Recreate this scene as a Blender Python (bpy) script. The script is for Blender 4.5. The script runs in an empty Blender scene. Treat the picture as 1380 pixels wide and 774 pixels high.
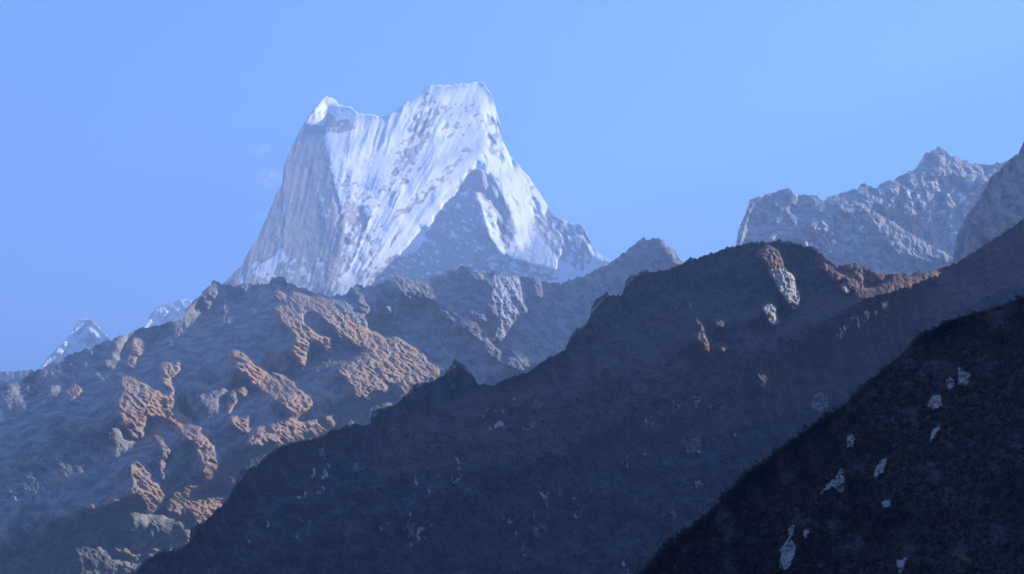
import bpy, math, random
import numpy as np
R = math.radians
sc = bpy.context.scene

# ------------------------------------------------------------------ camera
F, PITCH = 2400.0, R(16.0)          # focal length in photograph pixels (1380 wide), upward tilt
cd = bpy.data.cameras.new('camera'); cam = bpy.data.objects.new('camera', cd)
sc.collection.objects.link(cam)
cam.location = (0, 0, 0); cam.rotation_euler = (math.pi/2 + PITCH, 0, 0)
cd.sensor_fit = 'HORIZONTAL'; cd.sensor_width = 36.0; cd.lens = 36.0*F/1380.0
cd.clip_start = 1.0; cd.clip_end = 200000.0
sc.camera = cam
# ------------------------------------------------------------------ sky, sun, exposure
SUN_AZ, SUN_EL = R(52.0), R(27.0)   # azimuth right of the view direction, elevation
w = bpy.data.worlds.new('World'); sc.world = w; w.use_nodes = True
nt = w.node_tree; bg = nt.nodes['Background']
sky = nt.nodes.new('ShaderNodeTexSky'); sky.sky_type = 'NISHITA'; sky.sun_disc = False
sky.sun_elevation = SUN_EL; sky.sun_rotation = SUN_AZ
sky.altitude = 2600; sky.air_density = 1.0; sky.dust_density = 0.0; sky.ozone_density = 5.0
hs = nt.nodes.new('ShaderNodeHueSaturation'); hs.inputs['Saturation'].default_value = 1.22
tint = nt.nodes.new('ShaderNodeMix'); tint.data_type = 'RGBA'; tint.blend_type = 'MULTIPLY'; tint.inputs['Factor'].default_value = 1.0
tint.inputs[7].default_value = (1.38, 0.80, .78, 1)
nt.links.new(sky.outputs[0], hs.inputs['Color']); nt.links.new(hs.outputs[0], tint.inputs[6]); nt.links.new(tint.outputs[2], bg.inputs['Color']); bg.inputs['Strength'].default_value = 0.10
sd = bpy.data.lights.new('sun', 'SUN'); sun = bpy.data.objects.new('sun', sd)
sc.collection.objects.link(sun)
sd.energy = 5.0; sd.angle = R(0.53); sd.color = (1.0, 0.94, 0.87)
S = np.array([math.sin(SUN_AZ)*math.cos(SUN_EL), math.cos(SUN_AZ)*math.cos(SUN_EL), math.sin(SUN_EL)])
from mathutils import Vector
sun.rotation_euler = Vector(S).to_track_quat('Z', 'Y').to_euler()
sc.view_settings.view_transform = 'Standard'; sc.view_settings.look = 'None'
sc.view_settings.exposure = 1.84; sc.view_settings.gamma = 1.0
sc.cycles.max_bounces = 4; sc.cycles.diffuse_bounces = 2; sc.cycles.volume_bounces = 0
sc.cycles.use_denoising = True
HAZE_DENSITY = 8.2e-5
HAZE_COLOR = (0.27, 0.46, 0.94)

# ------------------------------------------------------------------ helpers
fwd = np.array([0, math.cos(PITCH), math.sin(PITCH)]); upv = np.array([0, -math.sin(PITCH), math.cos(PITCH)])
rgt = np.array([1.0, 0, 0])
VX = 690 + F*(S@rgt)/(S@fwd); VY = 387 - F*(S@upv)/(S@fwd)     # where the sun's rays converge
GROUND_Z = -2.0

def place(px, py, d):
    """a bearing seen from the valley, at depth d metres -> world point"""
    a = (px-690)/F; b = (387-py)/F
    return np.stack([a*d, (fwd[1]+b*upv[1])*d, (fwd[2]+b*upv[2])*d], -1)

_rs = np.random.RandomState(7)
_perm = np.concatenate([_rs.permutation(4096)]*2).astype(np.int32)
_ga = _rs.uniform(0, 2*math.pi, 4096).astype(np.float32); _GX = np.cos(_ga); _GY = np.sin(_ga)
def perlin(x, y, seed):
    x = np.asarray(x, np.float32); y = np.asarray(y, np.float32)
    ix = np.floor(x); iy = np.floor(y); fx = x-ix; fy = y-iy
    ix = ix.astype(np.int32); iy = iy.astype(np.int32)+seed*37
    ux = fx*fx*fx*(fx*(fx*6-15)+10); uy = fy*fy*fy*(fy*(fy*6-15)+10)
    p0 = _perm[ix & 4095]; p1 = _perm[(ix+1) & 4095]; y0 = iy & 4095; y1 = (iy+1) & 4095
    a = _perm[p0+y0]; b = _perm[p1+y0]; c = _perm[p0+y1]; d = _perm[p1+y1]
    n0 = _GX[a]*fx+_GY[a]*fy; n0 = n0+ux*(_GX[b]*(fx-1)+_GY[b]*fy-n0)
    n1 = _GX[c]*fx+_GY[c]*(fy-1); n1 = n1+ux*(_GX[d]*(fx-1)+_GY[d]*(fy-1)-n1)
    return (n0+uy*(n1-n0))*1.45
def fbm(x, y, sc_, octv, seed, gain=0.5, ridged=False):
    t = 0; a = 1; n = 0; x = x/sc_; y = y/sc_
    for o in range(octv):
        p = perlin(x, y, seed+o*17)
        if ridged: p = 1-2*np.abs(p)
        t = t+a*p; n += a; a *= gain; x = 2.03*x+3.7; y = 2.03*y+1.3
    return t/n
_rr = _rs.uniform(0, 1, (5, 4096)).astype(np.float32)
def facets(x, y, sc_, seed):
    """angular crags: the nearest of many tilted wedges; 0 = proud edge, about 1 = deep cleft"""
    x = np.asarray(x, np.float32)/sc_; y = np.asarray(y, np.float32)/sc_
    ix = np.floor(x).astype(np.int32); iy = np.floor(y).astype(np.int32); best = np.full(x.shape, 9, np.float32)
    for dx in (-1, 0, 1):
        for dy in (-1, 0, 1):
            h = _perm[_perm[(ix+dx) & 4095]+((iy+dy+seed*37) & 4095)]
            ex = x-(ix+dx+_rr[0][h]); ey = y-(iy+dy+_rr[1][h]); a = _rr[2][h]*3.1416
            c = np.cos(a); s = np.sin(a); p = ex*c+ey*s; q = -ex*s+ey*c
            best = np.minimum(best, .55*_rr[3][h]+np.maximum(np.abs(p)*1.15+.25*p, np.abs(q)*.75+.2*q))
    return best
def crags(x, y, sc_, seed):
    wx = x+.25*sc_*fbm(x, y, sc_*.8, 3, seed+1); wy = y+.25*sc_*fbm(x, y, sc_*.8, 3, seed+2)
    return facets(wx, wy, sc_, seed)+.5*facets(wx, wy*.8, sc_*.42, seed+3)+.26*facets(wx, wy, sc_*.19, seed+5)
def rot(x, y, deg, stretch):
    """coordinates along / across a direction (deg from +x, y down); 'along' is compressed by stretch"""
    c, s = np.cos(np.radians(deg)), np.sin(np.radians(deg))
    return (x*c+y*s)/stretch, (-x*s+y*c)
def smooth(e0, e1, x):
    t = np.clip((x-e0)/(e1-e0), 0, 1); return t*t*(3-2*t)
def blur1(a, r, axis):
    if r < 1: return a
    n = a.shape[axis]
    for _ in range(2):
        c = np.cumsum(np.concatenate([np.take(a, [0]*r, axis), a, np.take(a, [n-1]*(r+1), axis)], axis), axis)
        a = (np.take(c, range(2*r+1, 2*r+1+n), axis) - np.take(c, range(0, n), axis))/(2*r+1) if False else \
            (np.take(c, np.arange(2*r, 2*r+n), axis) - np.concatenate([np.zeros_like(np.take(c, [0], axis)), np.take(c, np.arange(0, n-1), axis)], axis))/(2*r+1)
    return a
def blur(a, r): return blur1(blur1(a, r, 0), r, 1)
def bil(a, fy, fx):
    fy = np.clip(fy, 0, a.shape[0]-1.001); fx = np.clip(fx, 0, a.shape[1]-1.001)
    iy = fy.astype(int); ix = fx.astype(int); ty = fy-iy; tx = fx-ix
    return ((a[iy, ix]*(1-tx)+a[iy, ix+1]*tx)*(1-ty) + (a[iy+1, ix]*(1-tx)+a[iy+1, ix+1]*tx)*ty)
def inpoly(px, py, poly):
    ins = np.zeros(px.shape, bool); n = len(poly)
    bx = [p[0] for p in poly]; by = [p[1] for p in poly]
    sel = (px > min(bx)) & (px < max(bx)) & (py > min(by)) & (py < max(by))
    X = px[sel]; Y = py[sel]; r = np.zeros(X.shape, bool)
    for i in range(n):
        x1, y1 = poly[i]; x2, y2 = poly[(i+1) % n]
        if y1 == y2: continue
        c = ((y1 > Y) != (y2 > Y)) & (X < (x2-x1)*(Y-y1)/(y2-y1)+x1); r ^= c
    ins[sel] = r; return ins
def pts(s):
    v = [float(t) for t in s.replace(';', ' ').replace(',', ' ').split()]
    return list(zip(v[0::2], v[1::2]))

RX0, RX1, RY0, RY1 = -140, 1600, 60, 1100       # raster window (photograph pixels)
gy, gx = np.mgrid[RY0:RY1, RX0:RX1].astype(np.float32)
_w = [fbm(gx, gy, 34, 2, 801), fbm(gx, gy, 11, 4, 802, .62), fbm(gx, gy, 34, 2, 803), fbm(gx, gy, 11, 4, 804, .62)]
def raster(polys, seed, warp=5.0, nsc=7.0, amp=1.3, thr=0.42, ang0=35, st=2.2):
    """polys: (outline, value, gaps, angle). Ragged edges; gaps = share left out by an elongated noise"""
    out = np.zeros(gx.shape, np.float32)
    for i, p in enumerate(polys):
        poly, val = p[0], p[1]; sp = p[2] if len(p) > 2 else 0; ang = p[3] if len(p) > 3 else ang0
        xs = [q[0] for q in poly]; ys = [q[1] for q in poly]
        a0 = max(0, int(min(ys))-RY0-26); a1 = min(gx.shape[0], int(max(ys))-RY0+26)
        b0 = max(0, int(min(xs))-RX0-26); b1 = min(gx.shape[1], int(max(xs))-RX0+26)
        sl = (slice(a0, a1), slice(b0, b1)); X = gx[sl]; Y = gy[sl]
        m = inpoly(X+warp*(.7*_w[0][sl]+.9*_w[1][sl]), Y+warp*(.7*_w[2][sl]+.9*_w[3][sl]), poly).astype(np.float32)
        size = math.sqrt(max(m.sum(), 1)); rb = int(np.clip(size/14, 1, 6))
        m = blur(m, rb)
        a, b = rot(X, Y, ang, st)
        k = min(1.0, size/22)
        n = fbm(X, Y, 14, 5, seed+31+i, 0.75)
        ok = (m + (.17 if size < 22 else 0) + amp*n*(.3+.7*k)*.6 > thr) & (m > .04)
        if sp:
            n2 = fbm(a, b, nsc, 5, seed+57+i, 0.7); c_ = n2[m > .5]
            if c_.size: ok &= n2 > np.quantile(c_, sp)
        out[sl] = np.where(ok, val, out[sl])
    return out
# polar grid round the point the sun's rays converge on
_c = np.array([(x-VX, y-VY) for x in (RX0, RX1) for y in (RY0, RY1)])
_r = np.hypot(_c[:, 0], _c[:, 1]); _t = np.arctan2(_c[:, 1], -_c[:, 0])
P_R0, P_R1, P_T0, P_T1 = _r.min()-5, _r.max()+5, _t.min(), _t.max()
P_DT = 1/2600.0
_pt, _pr = np.meshgrid(np.arange(P_T0, P_T1, P_DT), np.arange(P_R0, P_R1), indexing='ij')
_px = VX-_pr*np.cos(_pt); _py = VY+_pr*np.sin(_pt)
_ins = (_px > RX0) & (_px < RX1) & (_py > RY0) & (_py < RY1)
def upstream(m):
    """how far sunlit ground has come towards the viewer, walking away from the sun along its rays: exact, and evened out across the rays"""
    q = np.where(_ins, bil(m, _py-RY0, _px-RX0), 0).astype(np.float32)
    out = np.zeros_like(q); h = np.zeros(q.shape[0], np.float32)
    for i in range(q.shape[1]):
        hp = np.pad(h, 4, mode='edge')
        hb = (hp[:-8]+hp[2:-6]+hp[4:-4]*2+hp[6:-2]+hp[8:])/6
        wgt = np.where(q[:, i] > .05, .03, .45)
        h = h+(hb-h)*wgt+q[:, i]
        out[:, i] = h
    return blur1(np.cumsum(q, 1), 6, 0), out

def mesh_obj(name, V, faces, mat, attrs=None, parent=None, smooth_=True):
    me = bpy.data.meshes.new(name)
    nf = len(faces); k = faces.shape[1]
    me.vertices.add(len(V)); me.vertices.foreach_set('co', V.astype(np.float32).ravel())
    me.loops.add(nf*k); me.loops.foreach_set('vertex_index', faces.astype(np.int32).ravel())
    me.polygons.add(nf); me.polygons.foreach_set('loop_start', np.arange(0, nf*k, k, dtype=np.int32))
    me.polygons.foreach_set('loop_total', np.full(nf, k, dtype=np.int32))
    me.polygons.foreach_set('use_smooth', np.full(nf, smooth_, dtype=bool))
    for an, av in (attrs or {}).items():
        at = me.attributes.new(an, 'FLOAT', 'POINT'); at.data.foreach_set('value', av.astype(np.float32).ravel())
    me.update(calc_edges=True); me.materials.append(mat)
    o = bpy.data.objects.new(name, me); sc.collection.objects.link(o)
    if parent: o.parent = parent
    return o
def tag(o, label=None, cat=None, kind=None, group=None):
    if label: o['label'] = label
    if cat: o['category'] = cat
    if kind: o['kind'] = kind
    if group: o['group'] = group
    return o

# ------------------------------------------------------------------ materials
def node(nt, t, **k):
    n = nt.nodes.new(t)
    for a, b in k.items(): setattr(n, a, b)
    return n
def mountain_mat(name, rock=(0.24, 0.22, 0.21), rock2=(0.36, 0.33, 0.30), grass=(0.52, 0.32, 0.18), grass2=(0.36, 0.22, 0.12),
                 pale=(0.55, 0.54, 0.52), snow=(0.86, 0.88, 0.92), scale=1.0, bump=1.0):
    m = bpy.data.materials.new(name); m.use_nodes = True; nt = m.node_tree; L = nt.links
    b = nt.nodes['Principled BSDF']; b.inputs['Roughness'].default_value = 0.9
    b.inputs['Specular IOR Level'].default_value = 0.15
    tc = node(nt, 'ShaderNodeTexCoord'); mp = node(nt, 'ShaderNodeMapping'); mp.inputs['Scale'].default_value = (scale,)*3
    L.new(tc.outputs['Object'], mp.inputs['Vector'])
    def noise(s, d=6, r=0.6):
        n = node(nt, 'ShaderNodeTexNoise'); n.inputs['Scale'].default_value = s; n.inputs['Detail'].default_value = d
        n.inputs['Roughness'].default_value = r; L.new(mp.outputs[0], n.inputs['Vector']); return n.outputs['Fac']
    def attr(a):
        n = node(nt, 'ShaderNodeAttribute'); n.attribute_name = a; return n.outputs['Fac']
    def ramp(x, lo, hi):
        n = node(nt, 'ShaderNodeMapRange'); n.interpolation_type = 'SMOOTHSTEP'
        n.inputs['From Min'].default_value = lo; n.inputs['From Max'].default_value = hi; L.new(x, n.inputs['Value']); return n.outputs[0]
    def mix(f, a, c):
        n = node(nt, 'ShaderNodeMix', data_type='RGBA'); L.new(f, n.inputs['Factor'])
        for v, i in ((a, 6), (c, 7)):
            if isinstance(v, tuple): n.inputs[i].default_value = (*v, 1)
            else: L.new(v, n.inputs[i])
        return n.outputs[2]
    def madd(x, y, k):
        n = node(nt, 'ShaderNodeMath', operation='MULTIPLY_ADD'); L.new(y, n.inputs[0]); n.inputs[1].default_value = k
        L.new(x, n.inputs[2]); return n.outputs[0]
    n1 = noise(0.012); n2 = noise(0.05, 5, 0.65); n3 = noise(0.0035, 4)
    rk = mix(ramp(n1, .35, .65), rock, rock2); rk = mix(ramp(n2, .55, .72), rk, tuple(c*0.62 for c in rock))
    gr = mix(ramp(n2, .38, .62), grass, grass2); gr = mix(ramp(n3, .4, .6), gr, tuple(0.5*(a+c) for a, c in zip(grass, rock)))
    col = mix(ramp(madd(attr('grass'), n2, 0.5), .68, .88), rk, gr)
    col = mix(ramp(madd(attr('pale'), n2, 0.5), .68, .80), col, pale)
    sf = ramp(madd(attr('snow'), n2, 0.4), .62, .78)
    col = mix(sf, col, snow)
    L.new(col, b.inputs['Base Color'])
    bp = node(nt, 'ShaderNodeBump'); bp.inputs['Strength'].default_value = 0.55*bump; bp.inputs['Distance'].default_value = 6.0/scale
    L.new(n2, bp.inputs['Height']); L.new(bp.outputs[0], b.inputs['Normal'])
    return m

# ------------------------------------------------------------------ mountain builder
def mountain(name, label, skyline, dist, ref, mat, lit=(), lit_nsc=7.0, snow=(), grass=(), pale=(), k=1.0, c=0.0, bcap=14.0, seed=1,
             x0=None, x1=None, step=1.35, jag=1.2, relief=10.0, rlen=90.0, fine=3.0, flute=None, snow_base=0.0, grass_base=0.0,
             bottom=800, back=900.0, shape=None, pale_base=None, halo=0, fang=78, litfine=.9, shadefine=1.0, gapd=5.0, fsc=13.0, fst=2.2, flat=False, crag=0.0, vert=1.6, thick=1.0, cragsc=34.0):
    sk = pts(skyline); sx = np.array([p[0] for p in sk]); sy = np.array([p[1] for p in sk])
    for i in range(1, len(sx)):
        if sx[i] <= sx[i-1]: sx[i] = sx[i-1]+0.4
    x0 = sx[0] if x0 is None else x0; x1 = sx[-1] if x1 is None else x1
    # finer across the frame, all of it regular
    cols = np.arange(x0, x1+step, step)
    top = np.interp(cols, sx, sy) + jag*(fbm(cols, cols*0, 11, 5, seed, .75)*4.5 - 1.6*np.abs(fbm(cols, cols*0+9, 5, 2, seed+2)))
    H_ = np.maximum(bottom-top, 30)
    nfine = int(np.max(H_)/step)+1
    t = np.linspace(0, 1, nfine)
    Y = top[None, :] + t[:, None]*H_[None, :]
    # coarse rows down to the valley floor (elevation angle zero)
    ybot = 387+F*math.tan(PITCH+R(0.35))
    nlow = 26; tl = (np.arange(1, nlow+1)/nlow)**1.5
    Ylow = Y[-1][None, :]+tl[:, None]*(ybot-Y[-1])[None, :]
    Y = np.concatenate([Y, Ylow]); X = np.broadcast_to(cols, Y.shape).copy()
    below = Y-(blur1(top, 10, 0)+2)[None, :]
    # ---- relief, in pixels of depth (a depth of one pixel = dist/F metres)
    litr = raster(lit, seed+100, nsc=lit_nsc, st=2.8) if lit else np.zeros(gx.shape)
    if lit and halo:    # light also picks out broken ground round each sunlit spur
        lh = raster([(p[0], p[1]*.8, max(halo, p[2] if len(p) > 2 else 0)) for p in lit], seed+150, thr=.06, nsc=8)
        litr = np.where(litr > 0, litr, lh)
    soft = np.clip(blur((litr > 0).astype(np.float32), 4)*1.6, 0, 1)
    rho = np.hypot(X-VX, Y-VY); th = np.arctan2(Y-VY, -(X-VX))
    rr0 = math.hypot(ref[0]-VX, ref[1]-VY); th0 = math.atan2(ref[1]-VY, -(ref[0]-VX))
    G = -F*np.log(rho/rr0) - k*(th-th0)*rr0 + c*(rho-rr0)
    if lit:
        Lr, Ld = upstream(litr); pt_, pr_ = (th-P_T0)/P_DT, rho-P_R0
        near_lit = bil(np.clip(blur((litr > 0).astype(np.float32), 10)*4, 0, 1), Y-RY0, X-RX0)
        G -= near_lit*bil(Lr, pt_, pr_) + (1-near_lit)*bil(Ld, pt_, pr_)
    sf = bil(soft, Y-RY0, X-RX0)
    lm = bil(np.clip(blur((litr > 0).astype(float), 1), 0, 1), Y-RY0, X-RX0)
    free = (1-sf)
    edge = 1-np.exp(-np.maximum(below, 0)/14.0)
    G += bcap*free*edge
    if lit: G += gapd*(1-lm)*sf*edge      # hollows inside the sunlit spurs
    big = fbm(X*vert, Y/1.0, rlen, 5, seed+40, 0.5, ridged=True)            # spurs and gullies
    big2 = fbm(X, Y, rlen*0.33, 4, seed+60, 0.55)
    G += relief*(0.5-0.5*big)*free*edge*1.6 + relief*0.35*(big2+1)*free*edge
    a, b = rot(X, Y, fang, fst)
    fn = fbm(a, b, fsc, 6, seed+80, 0.68, ridged=True)
    fn2 = fbm(X, Y, 6, 3, seed+90, 0.6)
    a, b = rot(X, Y, 25, 2.0); fn3 = fbm(a, b, 24, 6, seed+92, 0.66, ridged=True)
    G += fine*(-2.6*fn+1.3*fn2+1.2*fn3)*(shadefine+(1-shadefine+litfine)*lm)*(0.35+0.65*edge)
    if crag:
        G += crag*(crags(X, Y*.8, cragsc, seed+95)-.8)*(0.3+0.7*edge)*(1-.35*sf) - crag*.6*sf
    if flute: G += flute(X, Y)
    if shape: G += shape(X, Y)
    D = dist*np.exp(G/F)
    V = place(X, Y, D)
    # ---- masks
    att = {}
    def fld(polys, base, s):
        f = np.full(X.shape, float(base))
        if len(polys):
            r_ = blur(raster([(p[0], p[1], *( (max(0, p[2]-.1),)+tuple(p[3:]) if len(p) > 2 else ())) for p in polys], s, nsc=6, thr=.2), 1)
            f = np.maximum(f, bil(r_, Y-RY0, X-RX0))
        return f
    att['snow'] = fld(snow, 0, seed+200) if not callable(snow_base) else np.maximum(fld(snow, 0, seed+200), snow_base(X, Y))
    att['grass'] = fld(grass, 0, seed+300)
    if callable(grass_base): att['grass'] = np.maximum(att['grass'], grass_base(X, Y))
    else: att['grass'] = np.maximum(att['grass'], grass_base+0.35*fbm(X, Y*1.5, 40, 4, seed+310))
    # steep rock sheds grass, ledges keep it
    att['grass'] = att['grass'] - 0.28*smooth(0.1, 0.7, -fn) 
    att['pale'] = fld(pale, 0, seed+400)
    if pale_base: att['pale'] = np.maximum(att['pale'], pale_base(X, Y))
    # ---- back slope
    nb = 16; tb = (np.arange(1, nb+1)/nb)
    base = V[0]
    bk = []
    hz = np.maximum(base[:, 2]-GROUND_Z, 50)
    for i, u in enumerate(tb):
        off = np.zeros_like(base); dist_b = back*u*1.0
        off[:, 1] = dist_b*thick
        drop = hz*(1-(1-u)**1.25)*0.98
        off[:, 2] = -np.minimum(drop, hz*0.98)
        off[:, 2] += 0.02*back*fbm(cols, cols*0+i*9, 20, 4, seed+500+i)*min(1, u*3)
        bk.append(base+off)
    bk = np.array(bk[::-1])
    for an in att: att[an] = np.concatenate([np.repeat(att[an][:1], nb, 0), att[an]])
    V = np.concatenate([bk, V])
    ny, nx = V.shape[:2]
    idx = np.arange(ny*nx).reshape(ny, nx)
    f = np.stack([idx[:-1, :-1], idx[1:, :-1], idx[1:, 1:], idx[:-1, 1:]], -1).reshape(-1, 4)
    V = V.reshape(-1, 3)
    o = mesh_obj(name, V, f, mat, att, smooth_=not flat)
    tag(o, label, 'mountain', 'structure')
    def depth_at(px, py):
        fx = (px-cols[0])/step; ci = np.clip(np.round(fx).astype(int), 0, len(cols)-1)
        fy = np.clip((py-top[ci])/H_[ci], 0, 1)*(nfine-1)
        return bil(D[:nfine], fy, np.clip(fx, 0, len(cols)-1.01))
    return o, V, X, Y, att, depth_at

# ================================================================== the distant small peaks
m_far = mountain_mat('far_snow_rock', rock=(.20,.20,.21), rock2=(.30,.29,.29), scale=1.2)
far_snow = lambda X, Y: 0.55+0.45*fbm(*rot(X, Y, 125, 2.5), 9, 4, 77, .6)
mountain('distant_peak', 'small hazy snow-dusted pyramid peak rising behind the left end of the brown ridge',
    '-120,1000; -40,680; 20,540; 56,495; 62,485; 72,475; 85,462; 96,450; 103,437; 108,430; 122,431; 130,438; 140,448; 148,458; 165,476; 190,510; 250,660; 360,1000',
    14000, (110,440), m_far, lit=[(pts('118,440 130,446 140,455 128,462 118,452'),1.2,.3), (pts('72,476 95,456 100,460 80,478'),.6,.4)],
    k=.9, seed=11, relief=8, rlen=30, bottom=560, snow_base=far_snow, back=2500, fine=2.5, jag=.8)
mountain('distant_peak', 'small hazy snowy shoulder peeking over the brown ridge between the pyramid and the snow peak',
    '40,1000; 120,600; 170,480; 190,450; 196,440; 202,425; 212,414; 230,408; 242,404; 248,403; 256,406; 262,410; 275,425; 300,460; 360,600; 450,1000',
    13000, (230,420), m_far, lit=[(pts('212,418 240,410 256,408 250,420 215,428'),.5,.35)],
    k=.9, seed=12, relief=6, rlen=30, bottom=520, snow_base=lambda X, Y: far_snow(X, Y)+.1, back=2500, fine=2.0, jag=.5)
mountain('distant_ridge', 'low pale rocky ridge at the far left edge behind the brown ridge',
    '-500,1000; -300,640; -120,500; -60,498; 0,501; 20,501; 45,499; 60,506; 80,520; 100,540; 160,700; 260,1000', 11000, (20,505), m_far,
    lit=[(pts('-120,500 0,503 40,501 50,508 0,515 -120,516'),.5,.3)], k=.9, seed=13, relief=4, rlen=30, bottom=600, back=2200, fine=2.5)

# ================================================================== the snow peak
def peak_flute(X, Y):
    wgt = smooth(435, 470, X + 0.12*(Y-200))*(1-smooth(-10, 14, X-(655-0.95*np.maximum(Y-205, 0))))
    wx = X+2.5*fbm(X, Y, 60, 3, 607); wy = Y+2.5*fbm(X, Y, 60, 3, 608)
    ph = np.arctan2(wx-400, 540-wy)*340; rr = np.hypot(wx-400, wy-540)/14.0      # flutes fan out from the foot of the face
    f1 = fbm(ph, rr, 13, 5, 601, .6, ridged=True)
    f2 = fbm(ph*1.0, rr, 6, 3, 603, .6, ridged=True)
    rough = fbm(X, Y, 20, 5, 609, .62)
    f3 = fbm(ph, rr*1.5, 3.4, 2, 604, .6, ridged=True)
    mid = smooth(.0, .5, fbm(X, Y, 60, 2, 610)+.25)
    f0 = fbm(ph, rr*2, 42, 3, 606, .5, ridged=True)
    return -wgt*(5.5*f0+2.2*f1+1.3*f2+.9*f3)*(.35+.65*mid) + wgt*1.0*rough*(1.3-mid) - (1-wgt)*(1.0*fbm(*rot(X, Y, 103, 12), 11, 5, 605, .6, ridged=True)+3.0*fbm(*rot(X, Y, 75, 3), 70, 3, 612, .5))
PEAK_ROCK = [
 (pts('418,130 437,140 446,152 452,168 436,177 440,200 445,230 452,260 458,290 466,300 460,330 455,360 440,395 470,460 250,460 303,380 339,335 371,265 380,222 403,170'), 1),
 (pts('573,124 585,128 592,150 582,175 568,201 548,226 526,240 540,190 556,160'), 1, .45, 122),
 (pts('585,140 650,140 648,175 600,190'), 1, .72, 150),
 (pts('530,290 573,252 628,196 636,206 580,265 535,300'), 1, .55, 140),
 (pts('455,240 470,235 500,262 530,240 562,210 570,224 535,262 500,300 470,305'), 1, .66, 135),
 (pts('450,275 490,280 497,312 472,360 452,395 435,395 452,330'), 1, .45, 112),
 (pts('500,300 520,300 510,360 480,390 465,390'), 1, .7, 120),
 (pts('445,163 474,160 480,172 460,180 440,178'), 1, .3, 150),
 (pts('560,345 595,280 624,246 637,226 658,233 676,262 690,292 676,335 649,350 628,372 585,400 470,430 495,380 530,346'), 1, .04, 20),
 (pts('640,235 676,240 700,300 690,335 660,340'), 1, .5, 65),
 (pts('655,150 676,172 680,215 668,222 655,200'), 1, .5, 100),
 (pts('690,222 714,242 740,285 715,282 700,250'), 1, .62, 50),
 (pts('725,285 786,303 796,329 800,350 786,365 752,350 735,325 712,303'), 1, .42, 65),
 (pts('640,352 692,350 760,375 690,385 640,380'), 1, .4, 20),
]
def peak_snow(X, Y): return 0.95+0.22*fbm(*rot(X, Y, 122, 3.0), 9, 4, 611, .6)
rk = raster([(p[0], 1, *(p[2:])) for p in PEAK_ROCK], 620, nsc=3.6, ang0=118, st=3.6, warp=3.0)
snow_patch = raster([(pts('340,369 380,335 388,346 356,376'),1,.2,140), (pts('310,378 345,350 430,345 452,400 330,400'),1,.7,130),
   (pts('428,128 456,136 480,150 470,160 450,158 440,150'),1,.0), (pts('425,250 445,280 440,300'),1,.6,60), (pts('408,170 428,134 442,150 436,170'),1,.3,110),
   (pts('636,256 650,265 665,285 672,310 682,340 672,342 660,320 652,300 648,280'),1,.2,60),
   (pts('650,210 690,222 745,288 718,295 712,320 700,335 692,325 700,310 690,290 678,262 655,232 640,222'),1,.25,60),
   (pts('560,310 600,260 640,250 670,320 640,360 590,390 500,395'),1,.78,25)], 640, nsc=4, st=3.0)
rk = blur(np.where(snow_patch > .5, 0, rk), 1)
peak_snow2 = lambda X, Y: peak_snow(X, Y)*(1-bil(rk, Y-RY0, X-RX0))
rk_soft = blur(rk, 2)
peak_shape = lambda X, Y: smooth(470, 500, X+.2*(Y-200))*bil(rk_soft, Y-RY0, X-RX0)*6.0*(crags(X, Y, 26, 650)-.8)
m_peak = mountain_mat('snow_peak_rock', rock=(.45,.42,.39), rock2=(.56,.51,.46), snow=(.9,.92,.95), scale=1.3, bump=.8)
mountain('snow_peak', 'tall twin-topped snow and rock peak with fluted ice face and bright right crest', 
    '-60,1000; 100,640; 220,470; 262,425; 285,398; 303,380; 324,359; 339,335; 354,307; 371,265; 381,248; 383,222; 392,201; 405,175; 418,154; 433,135; 439,130; 452,135; 456,141; 473,145; 484,154; 503,156; 522,156; 533,150; 546,139; 556,135; 573,120; 585,115; 609,115; 632,112; 652,111; 656,118; 664,133; 669,150; 675,171; 677,188; 688,212; 713,239; 730,265; 745,288; 765,301; 786,304; 792,320; 807,342; 820,352; 845,378; 880,420; 930,470; 1010,640; 1160,1000',
    10000, (560,250), m_peak,
    lit=[(pts('436,165 470,150 520,158 573,120 652,111 656,130 655,160 655,190 645,215 635,228 620,250 590,285 560,318 530,350 490,390 440,400 455,330 460,290 440,210'), .55),
         (pts('395,180 436,178 452,270 455,330 440,400 300,400 371,265'), .2),
         (pts('431,132 439,129 452,134 458,141 444,140'), 1.2), (pts('445,145 475,148 482,156 462,160'), .8, .4, 10),
         (pts('683,290 735,290 760,330 750,365 700,350 680,345'), .22),
         (pts('640,228 690,222 735,285 712,330 690,340 670,345 650,290'), .9, .5, 62),
         (pts('651,122 658,130 668,150 677,188 688,212 713,239 730,265 745,288 735,285 715,262 700,250 712,275 720,295 705,292 712,320 700,335 692,325 700,310 690,290 678,265 672,245 655,232 640,224 650,205 655,180 652,150'), 1.35, .12, 60),
         (pts('636,256 650,265 665,285 672,310 682,342 672,342 660,320 652,300 646,280'), 1.3, .12, 60),
         (pts('786,316 800,335 818,352 806,352 795,340 784,330'), 1.0, .25, 60),
         (pts('720,290 760,300 785,310 780,330 740,320'), .4, .4, 60)],
    snow_base=peak_snow2, k=1.0, bcap=7, relief=6, rlen=70, fine=0.12, seed=21, jag=1.1, flute=peak_flute, shape=peak_shape, bottom=470, back=3000, crag=0, thick=1)

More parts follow.
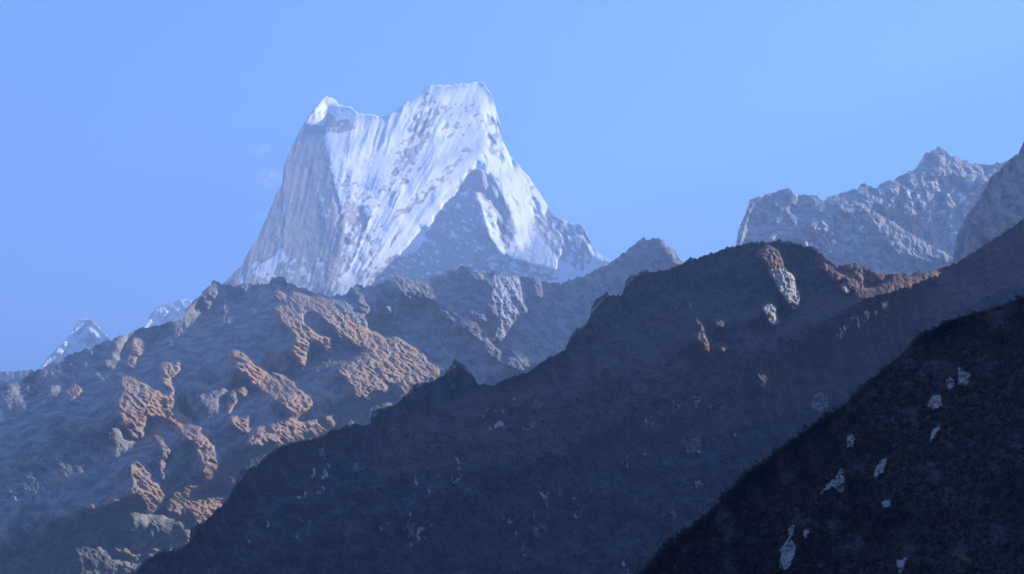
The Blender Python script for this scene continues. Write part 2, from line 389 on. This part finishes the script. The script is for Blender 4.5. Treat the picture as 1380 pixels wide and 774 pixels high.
# ================================================================== ridge behind: crags right of centre and the dark pyramid
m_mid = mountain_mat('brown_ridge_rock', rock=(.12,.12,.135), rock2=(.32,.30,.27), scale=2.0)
mountain('rocky_ridge', 'hazy rocky ridge with a small notched pyramid in front of the right foot of the snow peak',
    '250,1000; 380,640; 470,470; 520,420; 560,392; 576,380; 583,372; 596,373; 597,368; 609,362; 613,366; 621,358; 626,361; 636,360; 638,367; 651,368; 668,367; 685,370; 698,373; 712,374; 729,379; 752,382; 760,382; 766,379; 783,374; 799,366; 816,358; 832,348; 845,338; 853,332; 863,323; 867,320; 871,324; 876,325; 880,320; 894,324; 898,331; 907,338; 911,342; 922,354; 950,380; 1000,430; 1050,500; 1130,700; 1260,1030',
    6600, (700,400), m_mid,
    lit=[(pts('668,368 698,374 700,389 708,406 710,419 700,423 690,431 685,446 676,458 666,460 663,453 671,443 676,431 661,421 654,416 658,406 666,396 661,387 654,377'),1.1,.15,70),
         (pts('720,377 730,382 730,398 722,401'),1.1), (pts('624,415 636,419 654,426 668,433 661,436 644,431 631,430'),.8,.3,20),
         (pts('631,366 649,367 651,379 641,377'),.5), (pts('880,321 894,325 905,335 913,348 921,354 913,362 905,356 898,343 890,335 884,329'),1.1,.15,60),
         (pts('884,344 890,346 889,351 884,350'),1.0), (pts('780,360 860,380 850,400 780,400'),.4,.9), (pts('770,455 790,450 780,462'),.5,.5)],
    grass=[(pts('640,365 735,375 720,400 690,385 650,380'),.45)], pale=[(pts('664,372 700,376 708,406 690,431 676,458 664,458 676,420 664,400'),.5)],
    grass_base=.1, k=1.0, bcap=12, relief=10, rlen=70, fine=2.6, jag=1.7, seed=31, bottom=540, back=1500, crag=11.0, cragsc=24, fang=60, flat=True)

# ================================================================== the big brown ridge on the left
LEFT_LIT = ['163,507 185,512 214,528 235,547 254,566 273,585 289,603 292,627 289,654 278,652 272,633 270,617 262,598 246,585 230,574 214,569 206,558 195,571 193,590 182,595 171,579 160,558 158,545 166,526',
 '216,486 243,488 240,502 230,512 238,536 230,542 220,520 216,502',
 '230,665 251,657 267,652 299,665 307,676 299,686 273,708 262,708 251,694 238,697 227,702 225,681',
 '174,622 187,619 200,633 206,651 217,654 222,670 211,686 200,694 195,676 179,670 176,651',
 '206,585 219,587 230,603 222,627 225,643 219,646 214,625 217,606 209,595',
 '110,681 126,676 131,684 126,689', '147,670 160,670 160,679 150,681', '140,719 150,718 160,734 171,734 177,745 198,753 166,748 152,742',
 '198,745 214,737 217,742 203,753', '179,451 195,462 198,475 185,486 174,499 166,494 171,480 177,467',
 '96,510 104,515 112,526 102,531 94,545 86,539 83,531 94,523', '32,520 48,512 59,520 48,529 40,536 32,531', '70,561 86,561 80,571',
 '142,478 150,486 144,494', '91,480 99,488 94,496', '120,470 128,475 123,480', '195,446 219,440 214,451 200,459 192,453',
 '273,397 283,381 297,387 291,403 278,416', '305,378 316,380 312,388', '318,384 334,384 330,392 320,390',
 '305,472 319,473 334,482 346,496 368,501 390,512 408,524 421,537 424,546 415,554 399,561 390,558 381,546 368,537 356,530 340,521 334,509 319,493',
 '306,527 331,521 337,537 322,540 319,549 309,558 303,555 309,540', '319,558 340,558 331,583 319,577 306,565',
 '337,583 353,575 371,571 390,563 408,568 433,571 436,561 443,560 453,574 449,580 433,582 418,591 393,599 362,604 331,598',
 '359,414 381,411 402,406 424,406 436,416 449,427 464,436 483,444 495,453 498,468 486,468 470,465 458,456 443,438 430,419 415,419 408,431 421,444 443,459 455,478 443,472 424,462 415,459 415,478 408,503 399,484 395,478 396,450 381,434 378,424 362,422',
 '365,389 381,391 393,396 418,400 436,406 455,416 470,427 486,434 498,447 486,444 464,436 446,422 427,411 402,408 374,406',
 '483,478 498,475 517,487 536,493 557,503 573,507 591,509 599,501 588,515 563,518 548,527 539,540 532,537 531,521 517,515 523,530 514,532 502,527 486,540 470,518 449,489 474,486',
 '526,453 539,455 557,468 576,484 598,496 601,503 579,509 563,506 548,493 536,484 528,465',
 '570,411 587,416 602,421 617,428 631,436 646,441 656,453 668,463 681,477 695,485 710,495 720,500 700,500 686,495 668,487 658,477 649,463 634,450 617,443 607,431 587,419',
 '521,379 536,369 546,372 558,379 573,382 585,394 590,411 587,416 580,404 568,401 555,404 543,401 531,392',
 '395,395 450,405 500,445 560,480 600,500 590,512 540,500 490,472 450,440',
 '477,389 487,384 492,396 498,419 489,421 482,411 477,399', '519,411 531,410 527,428 523,425',
 '693,474 705,480 720,492 710,493 698,484', '630,479 639,480 641,488', '450,404 470,408 490,425 500,440 480,432 462,418', '312,530 318,528 316,540 306,552']
rocky = {11, 12, 13, 14, 15, 16, 17, 18, 19, 28, 29, 31, 32, 33, 34, 35, 36}
mountain('brown_ridge', 'large hazy brown ridge on the left with sunlit orange grass spurs and blue shaded gullies',
    '-900,1030; -650,860; -400,690; -250,610; -120,560; -60,535; 0,518; 12,517; 27,516; 31,511; 41,504; 52,498; 62,494; 70,489; 76,490; 83,484; 89,480; 97,478; 105,474; 120,472; 128,467; 134,463; 151,458; 165,453; 179,447; 192,442; 198,443; 209,439; 223,436; 240,432; 248,429; 250,418; 259,409; 266,403; 273,394; 281,387; 288,378; 297,384; 308,383; 312,377; 318,384; 334,382; 347,383; 363,383; 367,374; 376,373; 384,376; 387,381; 392,380; 398,386; 418,393; 433,397; 446,399; 462,399; 477,385; 487,384; 491,388; 504,385; 518,379; 533,372; 540,369; 548,377; 558,378; 572,380; 582,389; 587,401; 592,414; 610,420; 641,436; 656,450; 675,468; 693,473; 705,479; 722,491; 745,515; 780,560; 840,640; 900,760; 1000,1030',
    5200, (400,480), m_mid,
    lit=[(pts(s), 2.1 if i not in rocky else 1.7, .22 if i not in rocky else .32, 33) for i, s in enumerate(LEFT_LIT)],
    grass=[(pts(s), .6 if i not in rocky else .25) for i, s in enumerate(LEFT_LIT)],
    grass_base=.0, k=1.0, bcap=13, relief=24, rlen=80, fine=2.8, jag=1.7, seed=41, bottom=790, back=1500, crag=7.0, cragsc=22, fang=36, litfine=1.5, fsc=9.0, fst=3.2, flat=True, shadefine=.45)

# ================================================================== right-hand far crags
m_crag = mountain_mat('grey_crag_rock', rock=(.17,.165,.16), rock2=(.46,.42,.35), scale=1.8)
mountain('grey_crags', 'hazy grey rock wall with a spired top at the upper right dusted with snow',
    '860,1000; 930,640; 985,420; 990,380; 992,331; 994,316; 999,300; 1005,288; 1012,267; 1026,267; 1037,261; 1063,255; 1068,259; 1072,263; 1088,263; 1103,265; 1109,271; 1127,263; 1142,258; 1154,256; 1163,247; 1171,249; 1177,254; 1192,246; 1208,240; 1231,230; 1239,219; 1249,207; 1259,202; 1264,196; 1270,203; 1278,208; 1289,213; 1305,219; 1328,223; 1348,221; 1359,218; 1380,211; 1420,215; 1450,235; 1480,300; 1560,480; 1700,1000',
    8600, (1180,300), m_crag,
    lit=[(pts('1066,258 1074,264 1072,280 1066,270'),1.1), (pts('1095,266 1108,272 1108,288 1098,284'),1.1,.2,60), (pts('1058,270 1075,290 1078,302 1062,290'),.8,.5,60),
         (pts('1110,272 1180,255 1240,232 1262,225 1275,250 1262,275 1230,292 1190,280 1120,285'),.9,.55,45),
         (pts('1262,212 1290,215 1312,222 1335,238 1318,252 1300,240 1280,238 1262,228'),1.0,.28,45),
         (pts('1335,226 1375,214 1340,265 1328,250'),.9,.5,130), (pts('1085,300 1112,296 1120,312 1095,318'),.8,.4,30),
         (pts('1020,290 1050,270 1090,330 1040,330'),.7,.8,60), (pts('1270,260 1300,270 1280,282'),.8,.55,60)],
    snow=[(pts('1100,290 1170,280 1190,300 1130,320 1110,350 1090,330'),.72,.82,20), (pts('1290,250 1345,222 1380,212 1330,280 1290,330 1240,290'),.7,.72,130),
          (pts('1120,265 1240,235 1250,280 1180,280'),.68,.85,45)],
    grass_base=0, k=.9, bcap=12, relief=20, rlen=60, fine=3.0, jag=1.8, seed=51, bottom=430, back=1500, crag=15, cragsc=22, halo=.7, fang=45, flat=True)
mountain('grey_crag', 'lower pyramid crag with a speckled sunlit right face before the grey rock wall',
    '900,1000; 1000,640; 1080,400; 1095,365; 1110,342; 1122,322; 1135,310; 1150,298; 1165,290; 1173,285; 1180,285; 1190,292; 1205,300; 1220,312; 1240,322; 1255,332; 1275,342; 1290,350; 1310,372; 1340,410; 1420,640; 1500,1000',
    7800, (1190,320), m_crag,
    lit=[(pts('1173,287 1190,293 1205,300 1240,322 1280,345 1262,352 1230,347 1205,338 1190,322 1178,305'),1.0,.38,60)],
    snow=[(pts('1100,330 1150,300 1170,300 1150,340 1120,360'),.66,.85,20)],
    k=.9, bcap=11, relief=12, rlen=40, fine=3.2, seed=61, bottom=430, back=900, crag=10, cragsc=18, halo=.6, flat=True)
mountain('shaded_crag', 'steep dark blue shaded cliff rising out of the right edge above the front ridge',
    '1200,1030; 1240,700; 1268,440; 1280,385; 1284,358; 1287,330; 1292,310; 1302,292; 1315,275; 1322,262; 1335,240; 1350,226; 1360,215; 1372,208; 1379,193; 1385,186; 1400,180; 1425,190; 1450,230; 1500,340; 1560,520; 1680,900; 1740,1030',
    5200, (1340,300), m_crag, k=.8, c=.35, bcap=12, relief=14, rlen=60, fine=2.6, seed=71, bottom=440, back=450, crag=9, cragsc=40)

# ================================================================== the dark front ridge
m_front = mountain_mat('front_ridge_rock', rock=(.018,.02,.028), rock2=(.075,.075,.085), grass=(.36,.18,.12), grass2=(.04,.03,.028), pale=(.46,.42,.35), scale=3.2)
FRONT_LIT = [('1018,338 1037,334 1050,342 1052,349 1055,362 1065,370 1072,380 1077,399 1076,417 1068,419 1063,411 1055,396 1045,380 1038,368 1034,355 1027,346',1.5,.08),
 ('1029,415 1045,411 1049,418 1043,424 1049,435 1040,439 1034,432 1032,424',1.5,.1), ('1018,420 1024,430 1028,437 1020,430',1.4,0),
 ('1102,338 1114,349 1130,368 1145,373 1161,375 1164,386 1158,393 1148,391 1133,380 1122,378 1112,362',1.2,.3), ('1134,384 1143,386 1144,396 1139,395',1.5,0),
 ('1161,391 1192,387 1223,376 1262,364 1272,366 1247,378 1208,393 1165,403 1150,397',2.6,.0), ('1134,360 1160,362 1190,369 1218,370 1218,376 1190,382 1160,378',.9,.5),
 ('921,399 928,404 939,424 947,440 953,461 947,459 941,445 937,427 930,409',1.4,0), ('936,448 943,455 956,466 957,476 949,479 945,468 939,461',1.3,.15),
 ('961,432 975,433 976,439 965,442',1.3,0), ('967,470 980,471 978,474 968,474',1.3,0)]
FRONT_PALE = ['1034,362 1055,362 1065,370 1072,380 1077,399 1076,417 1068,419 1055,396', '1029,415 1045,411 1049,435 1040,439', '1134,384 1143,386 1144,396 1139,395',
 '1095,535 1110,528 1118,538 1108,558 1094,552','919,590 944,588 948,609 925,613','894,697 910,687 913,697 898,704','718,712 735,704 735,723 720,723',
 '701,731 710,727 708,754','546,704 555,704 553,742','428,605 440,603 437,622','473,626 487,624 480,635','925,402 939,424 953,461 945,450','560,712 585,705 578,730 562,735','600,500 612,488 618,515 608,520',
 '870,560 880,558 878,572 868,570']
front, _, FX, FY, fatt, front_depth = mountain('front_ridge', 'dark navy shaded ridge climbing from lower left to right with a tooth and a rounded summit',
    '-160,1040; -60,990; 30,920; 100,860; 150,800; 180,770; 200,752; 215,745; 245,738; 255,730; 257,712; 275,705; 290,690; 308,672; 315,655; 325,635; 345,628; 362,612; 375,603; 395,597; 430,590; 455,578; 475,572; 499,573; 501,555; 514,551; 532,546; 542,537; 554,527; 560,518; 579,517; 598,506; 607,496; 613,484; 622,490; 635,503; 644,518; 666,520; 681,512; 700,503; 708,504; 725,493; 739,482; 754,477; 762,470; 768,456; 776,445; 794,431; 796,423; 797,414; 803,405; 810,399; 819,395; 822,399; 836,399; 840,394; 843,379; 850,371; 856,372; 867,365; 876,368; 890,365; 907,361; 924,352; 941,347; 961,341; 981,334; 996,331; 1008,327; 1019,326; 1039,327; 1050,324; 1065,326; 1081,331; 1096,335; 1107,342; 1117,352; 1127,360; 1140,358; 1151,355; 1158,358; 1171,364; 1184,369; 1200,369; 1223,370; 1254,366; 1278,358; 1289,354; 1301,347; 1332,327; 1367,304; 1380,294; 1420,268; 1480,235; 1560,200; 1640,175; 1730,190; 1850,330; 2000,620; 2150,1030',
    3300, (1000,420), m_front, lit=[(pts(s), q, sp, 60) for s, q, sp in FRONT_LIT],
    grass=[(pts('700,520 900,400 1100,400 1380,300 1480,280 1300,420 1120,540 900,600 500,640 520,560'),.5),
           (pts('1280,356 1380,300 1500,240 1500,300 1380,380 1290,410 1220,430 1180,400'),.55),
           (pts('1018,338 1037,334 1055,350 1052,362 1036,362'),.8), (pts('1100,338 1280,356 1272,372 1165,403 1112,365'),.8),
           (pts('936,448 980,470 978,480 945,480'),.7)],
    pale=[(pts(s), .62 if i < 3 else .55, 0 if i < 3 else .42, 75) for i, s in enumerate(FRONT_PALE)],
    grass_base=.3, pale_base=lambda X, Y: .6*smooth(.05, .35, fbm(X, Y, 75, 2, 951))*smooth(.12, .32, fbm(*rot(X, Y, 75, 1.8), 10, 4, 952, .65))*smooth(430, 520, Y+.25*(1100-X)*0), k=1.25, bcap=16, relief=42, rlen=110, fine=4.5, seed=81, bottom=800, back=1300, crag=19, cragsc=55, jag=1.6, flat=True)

# ================================================================== the near slope, lower right
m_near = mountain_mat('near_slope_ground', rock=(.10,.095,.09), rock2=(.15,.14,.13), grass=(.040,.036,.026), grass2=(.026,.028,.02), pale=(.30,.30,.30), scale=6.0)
OUT = ['1291,496 1308,505 1301,520 1291,518','1276,513 1284,511 1286,522 1278,526','1256,535 1267,533 1269,548 1256,554 1250,546','1256,582 1267,574 1256,595 1251,597',
 '1142,589 1150,587 1152,602 1142,604','1191,617 1196,617 1191,636 1178,647 1179,634','1103,667 1114,654 1122,647 1135,632 1140,656 1135,664 1122,656',
 '1064,708 1071,708 1068,725 1073,742 1060,770 1051,766 1053,742 1062,725','1187,677 1202,675 1198,684 1191,685','1209,755 1222,753 1217,770 1211,774','1081,714 1092,712 1086,727']
def out_shape(X, Y):
    r = blur(raster([(pts(s), 1.0) for s in OUT], 901, 2.0), 2)
    return -5.0*bil(r, Y-RY0, X-RX0)
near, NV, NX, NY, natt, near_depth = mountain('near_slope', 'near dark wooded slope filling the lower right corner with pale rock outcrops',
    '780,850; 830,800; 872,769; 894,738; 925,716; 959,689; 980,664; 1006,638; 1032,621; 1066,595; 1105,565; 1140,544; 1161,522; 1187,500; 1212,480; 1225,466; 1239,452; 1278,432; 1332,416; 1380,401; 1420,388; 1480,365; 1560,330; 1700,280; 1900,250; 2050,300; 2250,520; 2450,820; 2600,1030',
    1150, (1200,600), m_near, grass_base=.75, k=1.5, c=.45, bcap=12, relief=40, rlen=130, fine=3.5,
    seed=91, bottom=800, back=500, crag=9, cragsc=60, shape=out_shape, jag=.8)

# ------------------------------------------------------------------ pale rock outcrops, each a crag of its own
m_rock = mountain_mat('pale_outcrop_rock', rock=(.26,.25,.25), rock2=(.36,.35,.34), grass=(.07,.06,.04), grass2=(.04,.04,.03), scale=6.0, bump=1.2)
def outcrop(poly, depth_at, dist, seed, label, group, mat=m_rock, h=7.0, st=.8, wrp=4.5, hole=.3):
    """craggy block standing proud of the slope, its rim sunk into the ground"""
    P = pts(poly); xs = [p[0] for p in P]; ys = [p[1] for p in P]; cx, cy = np.mean(xs), np.mean(ys)
    X, Y = np.meshgrid(np.arange(min(xs)-5, max(xs)+5, st), np.arange(min(ys)-5, max(ys)+5, st))
    wx = X+wrp*fbm(X, Y, 9, 5, seed, .75); wy = Y+wrp*fbm(X, Y, 9, 5, seed+3, .75)
    m = (inpoly(wx, wy, P) & (fbm(*rot(X, Y, 80, 2), 7, 4, seed+5, .7) > -hole)).astype(float); b = np.clip(blur(m, max(1, int(1.1/st)))*1.5, 0, 1)
    a_, b_ = rot(X, Y, 75, 2.0)
    n = fbm(a_, b_, 6, 4, seed+7, .6, ridged=True); n = np.round(n*3)/3*.6+n*.4
    prof = -h*(b**.6)*(.75+.55*n) + 3.5*(1-b)
    D = depth_at(X, Y)*np.exp(prof/F)
    V = place(X, Y, D).reshape(-1, 3)
    idx = np.arange(X.size).reshape(X.shape)
    f = np.stack([idx[:-1, :-1], idx[1:, :-1], idx[1:, 1:], idx[:-1, 1:]], -1)
    keep = (b[:-1, :-1] > .02) | (b[1:, 1:] > .02)
    f = f[keep]; used = np.unique(f); mp = np.zeros(X.size, int); mp[used] = np.arange(len(used))
    g = (.25+.7*fbm(X, Y, 8, 4, seed+11)).ravel()[used]
    o = mesh_obj('rock_outcrop', V[used], mp[f], mat, {'grass': g, 'pale': g*0, 'snow': g*0}, smooth_=False)
    tag(o, label, 'rock outcrop', 'thing', group)
    return o
NEAR_LABELS = ['largest upper pale rock patch near the top of the dark near slope at the right', 'small pale rock just below left of the topmost pale rock on the near slope',
 'pale jagged rock third down in the upper right chain on the near slope', 'thin slanting pale rock sliver below the upper right chain on the near slope',
 'small lone pale rock close to the upper left edge of the near slope', 'tall narrow slanting pale rock in the middle of the near slope',
 'wide wing-shaped pale rock in the middle left of the near slope', 'tall ragged pale cliff at the bottom left of the near slope, biggest of all',
 'small flat pale rock just below the middle of the near slope', 'small pale rock at the bottom edge, right of the tall ragged cliff',
 'tiny pale rock beside the upper right of the tall ragged bottom cliff']
for i, (p, lb) in enumerate(zip(OUT, NEAR_LABELS)):
    outcrop(p, near_depth, 1150, 1000+i*20, lb, 'pale rock outcrops on the dark near slope')
m_rock2 = mountain_mat('shaded_outcrop_rock', rock=(.17,.165,.165), rock2=(.25,.24,.235), grass=(.08,.06,.045), grass2=(.05,.045,.04), scale=3.0, bump=1.2)
FRONT_OUT = [('1095,535 1110,528 1118,538 1108,558 1094,552', 'pale blocky rock on the dark ridge just left of where the near slope crosses it'),
 ('919,590 944,588 948,609 925,613', 'broad dull grey rock face in the middle of the dark ridge'),
 ('894,697 910,687 913,697 898,704', 'small bright rock low on the dark ridge near the foot of the near slope'),
 ('718,712 735,704 735,723 720,723', 'small grey rock at the bottom middle of the dark ridge'),
 ('701,731 710,727 709,754', 'narrow upright grey rock at the bottom edge of the dark ridge'),
 ('546,704 555,704 566,725 553,742', 'narrow grey rock streak at the lower left of the dark ridge'),
 ('428,605 440,603 437,622', 'small grey rock near the left crest of the dark ridge'),
 ('473,626 487,624 480,635', 'tiny grey rock below the left crest of the dark ridge'),
 ('601,500 610,490 616,498 614,522 606,524', 'grey rock side of the sharp tooth on the dark ridge crest')]
for i, (p, lb) in enumerate(FRONT_OUT):
    outcrop(p, front_depth, 3300, 2000+i*20, lb, 'grey rock outcrops on the dark front ridge', m_rock2, h=4.0, st=.6, wrp=11.0, hole=-.04)

# ------------------------------------------------------------------ scrub on the near slope: thousands of shrubs, one mass
def scrub(name, label, depth_at, x0, x1, ytop, ybot, n, size, seed, mat, nl=16):
    rs = np.random.RandomState(seed)
    px = rs.uniform(x0, x1, n); py = rs.uniform(0, 1, n)**1.1
    tp = ytop(px); py = tp-.5+py*(ybot-tp)
    dens = fbm(px, py, 40, 3, seed); keep = (dens > -.25) & (py > tp)
    px, py = px[keep], py[keep]; n = len(px)
    base = place(px, py, depth_at(px, py))
    s = size*(.45+rs.gamma(2.2, .3, n))
    ctr = base[:, None, :]+rs.normal(0, 1, (n, nl, 3))*s[:, None, None]*np.array([.34, .34, .36]); ctr[:, :, 2] += s[:, None]*.42
    u = rs.normal(0, 1, (n, nl, 3)); u /= np.linalg.norm(u, axis=-1, keepdims=True)
    v = np.cross(u, rs.normal(0, 1, (n, nl, 3))); v /= np.linalg.norm(v, axis=-1, keepdims=True)
    r = (s[:, None]*rs.uniform(.16, .34, (n, nl)))[..., None]
    q = np.stack([ctr-u*r, ctr+v*r*.8, ctr+u*r, ctr-v*r*.8], 2).reshape(-1, 3)
    f = np.arange(len(q)).reshape(-1, 4)
    tone = np.repeat(np.repeat(rs.uniform(0, 1, n), nl), 4)
    o = mesh_obj(name, q, f, mat, {'tone': tone}, smooth_=False)
    tag(o, label, None, 'stuff'); return o
mf = bpy.data.materials.new('scrub_leaves'); mf.use_nodes = True; fb = mf.node_tree.nodes['Principled BSDF']; fb.inputs['Roughness'].default_value = .8
fb.inputs['Specular IOR Level'].default_value = .1
fa = node(mf.node_tree, 'ShaderNodeAttribute'); fa.attribute_name = 'tone'
fc = node(mf.node_tree, 'ShaderNodeMix', data_type='RGBA'); fc.inputs[6].default_value = (.025,.028,.018,1); fc.inputs[7].default_value = (.075,.058,.035,1)
mf.node_tree.links.new(fa.outputs['Fac'], fc.inputs['Factor']); mf.node_tree.links.new(fc.outputs[2], fb.inputs['Base Color'])
_nt = lambda x: np.interp(x, NX[0], NY[0])
scrub('scrub', 'dark scrub and bushes covering the near slope', near_depth, 800, 1520, _nt, 800, 24000, 1.55, 5, mf)

# ================================================================== valley side beyond the right edge (its crest shades the foreground)
vy = np.linspace(-1500, 4400, 150); vt = np.linspace(0, 2.2, 120)
VT, VYY = np.meshgrid(vt, vy)
foot = np.maximum(750, 170+.39*VYY)
vx = foot+1100*VT
xc = foot+1100; al = (xc-.3*VYY)/.98; zc = .83*al+.426*(VYY-al)
zc = zc*(1+.07*fbm(VYY, VYY*0, 500, 5, 71))
zz = np.where(VT < 1, zc*(VT**.9), zc*(1-.75*(VT-1)))+60*fbm(vx, VYY, 300, 5, 72)*np.minimum(VT*3, 1)*np.abs(1-VT)**.5
zz = zz*smooth(4400, 3900, VYY)**.5*smooth(-1500, -900, VYY)-3
vi = np.arange(VT.size).reshape(VT.shape)
vf = np.stack([vi[:-1, :-1], vi[:-1, 1:], vi[1:, 1:], vi[1:, :-1]], -1).reshape(-1, 4)
vs = mesh_obj('valley_side', np.stack([vx, VYY, zz], -1).reshape(-1, 3), vf, m_near, {'grass': np.full(VT.size, .6), 'pale': np.zeros(VT.size), 'snow': np.zeros(VT.size)})
tag(vs, 'wooded valley side right of the view', None, 'structure')
# ================================================================== valley floor
# ================================================================== haze
def box(name, lo, hi, mat):
    v = np.array([[x, y, z] for x in (lo[0], hi[0]) for y in (lo[1], hi[1]) for z in (lo[2], hi[2])], float)
    f = np.array([[0,1,3,2],[4,6,7,5],[0,4,5,1],[2,3,7,6],[0,2,6,4],[1,5,7,3]])
    return mesh_obj(name, v, f, mat, smooth_=False)
mg = bpy.data.materials.new('valley_ground'); mg.use_nodes = True
b = mg.node_tree.nodes['Principled BSDF']; b.inputs['Roughness'].default_value = .95
n_ = node(mg.node_tree, 'ShaderNodeTexNoise'); n_.inputs['Scale'].default_value = .01; n_.inputs['Detail'].default_value = 8
tc = node(mg.node_tree, 'ShaderNodeTexCoord'); mg.node_tree.links.new(tc.outputs['Object'], n_.inputs['Vector'])
mr = node(mg.node_tree, 'ShaderNodeMix', data_type='RGBA'); mr.inputs[6].default_value = (.05,.06,.03,1); mr.inputs[7].default_value = (.12,.09,.05,1)
mg.node_tree.links.new(n_.outputs['Fac'], mr.inputs['Factor']); mg.node_tree.links.new(mr.outputs[2], b.inputs['Base Color'])
gs = 60; ax = np.linspace(-19000, 19000, gs); ay = np.linspace(-5000, 23000, gs)
AX, AY = np.meshgrid(ax, ay); AZ = GROUND_Z + 14*fbm(AX, AY, 2500, 3, 5)*smooth(100, 1500, np.hypot(AX, AY))
gi = np.arange(gs*gs).reshape(gs, gs)
gf = np.stack([gi[:-1, :-1], gi[:-1, 1:], gi[1:, 1:], gi[1:, :-1]], -1).reshape(-1, 4)
tag(mesh_obj('ground', np.stack([AX, AY, AZ], -1).reshape(-1, 3), gf, mg), 'valley floor below the mountains', None, 'structure')

hm = bpy.data.materials.new('haze_air'); hm.use_nodes = True; ht = hm.node_tree
ht.nodes.remove(ht.nodes['Principled BSDF'])
pv = ht.nodes.new('ShaderNodeVolumePrincipled'); pv.inputs['Density'].default_value = HAZE_DENSITY
pv.inputs['Color'].default_value = (*HAZE_COLOR, 1); pv.inputs['Anisotropy'].default_value = 0.2
ht.links.new(pv.outputs[0], ht.nodes['Material Output'].inputs['Volume'])
tag(box('haze', (-20000, -6000, -25), (20000, 24000, 6500), hm), 'thin blue air haze filling the valley', None, 'stuff')

# ------------------------------------------------------------------ wisps of cloud left of the snow peak, far behind the haze
cm = bpy.data.materials.new('cloud_vapour'); cm.use_nodes = True; ct = cm.node_tree; ct.nodes.remove(ct.nodes['Principled BSDF'])
cv = ct.nodes.new('ShaderNodeVolumePrincipled'); cv.inputs['Color'].default_value = (1, 1, 1, 1)
cn = ct.nodes.new('ShaderNodeTexNoise'); cn.inputs['Scale'].default_value = .012; cn.inputs['Detail'].default_value = 4
ctc = ct.nodes.new('ShaderNodeTexCoord'); ct.links.new(ctc.outputs['Object'], cn.inputs['Vector'])
cr = ct.nodes.new('ShaderNodeMapRange'); cr.inputs['From Min'].default_value = .5; cr.inputs['From Max'].default_value = .72; cr.inputs['To Max'].default_value = .0032
ct.links.new(cn.outputs['Fac'], cr.inputs['Value']); ct.links.new(cr.outputs[0], cv.inputs['Density'])
ct.links.new(cv.outputs[0], ct.nodes['Material Output'].inputs['Volume'])
cm.cycles.volume_step_rate = 4.0
for (px, py, rx, rz, lb) in [(351, 203, 14, 7, 'topmost faint cloud wisp left of the snow peak'), (364, 240, 20, 14, 'largest faint cloud wisp touching the left flank of the snow peak'),
                             (352, 292, 10, 7, 'lowest faint cloud wisp left of the snow peak')]:
    d = 27500.0; c0 = place(np.array(float(px)), np.array(float(py)), np.array(d))
    uu, vv = np.meshgrid(np.linspace(0, 2*math.pi, 33)[:-1], np.linspace(.05, math.pi-.05, 17))
    rad = 1+.35*fbm(uu*40+px, vv*40, 30, 3, 70)
    q = np.stack([np.cos(uu)*np.sin(vv)*rx*rad, np.sin(uu)*np.sin(vv)*rx*rad, np.cos(vv)*rz*rad], -1)*d/F
    qi = np.arange(uu.size).reshape(uu.shape); qj = np.roll(qi, -1, 1)
    qf = np.stack([qi[:-1], qi[1:], qj[1:], qj[:-1]], -1).reshape(-1, 4)
    o = mesh_obj('cloud_wisp', q.reshape(-1, 3), qf, cm); o.location = Vector(c0)
    tag(o, lb, 'cloud', 'stuff', 'cloud wisps left of the snow peak')
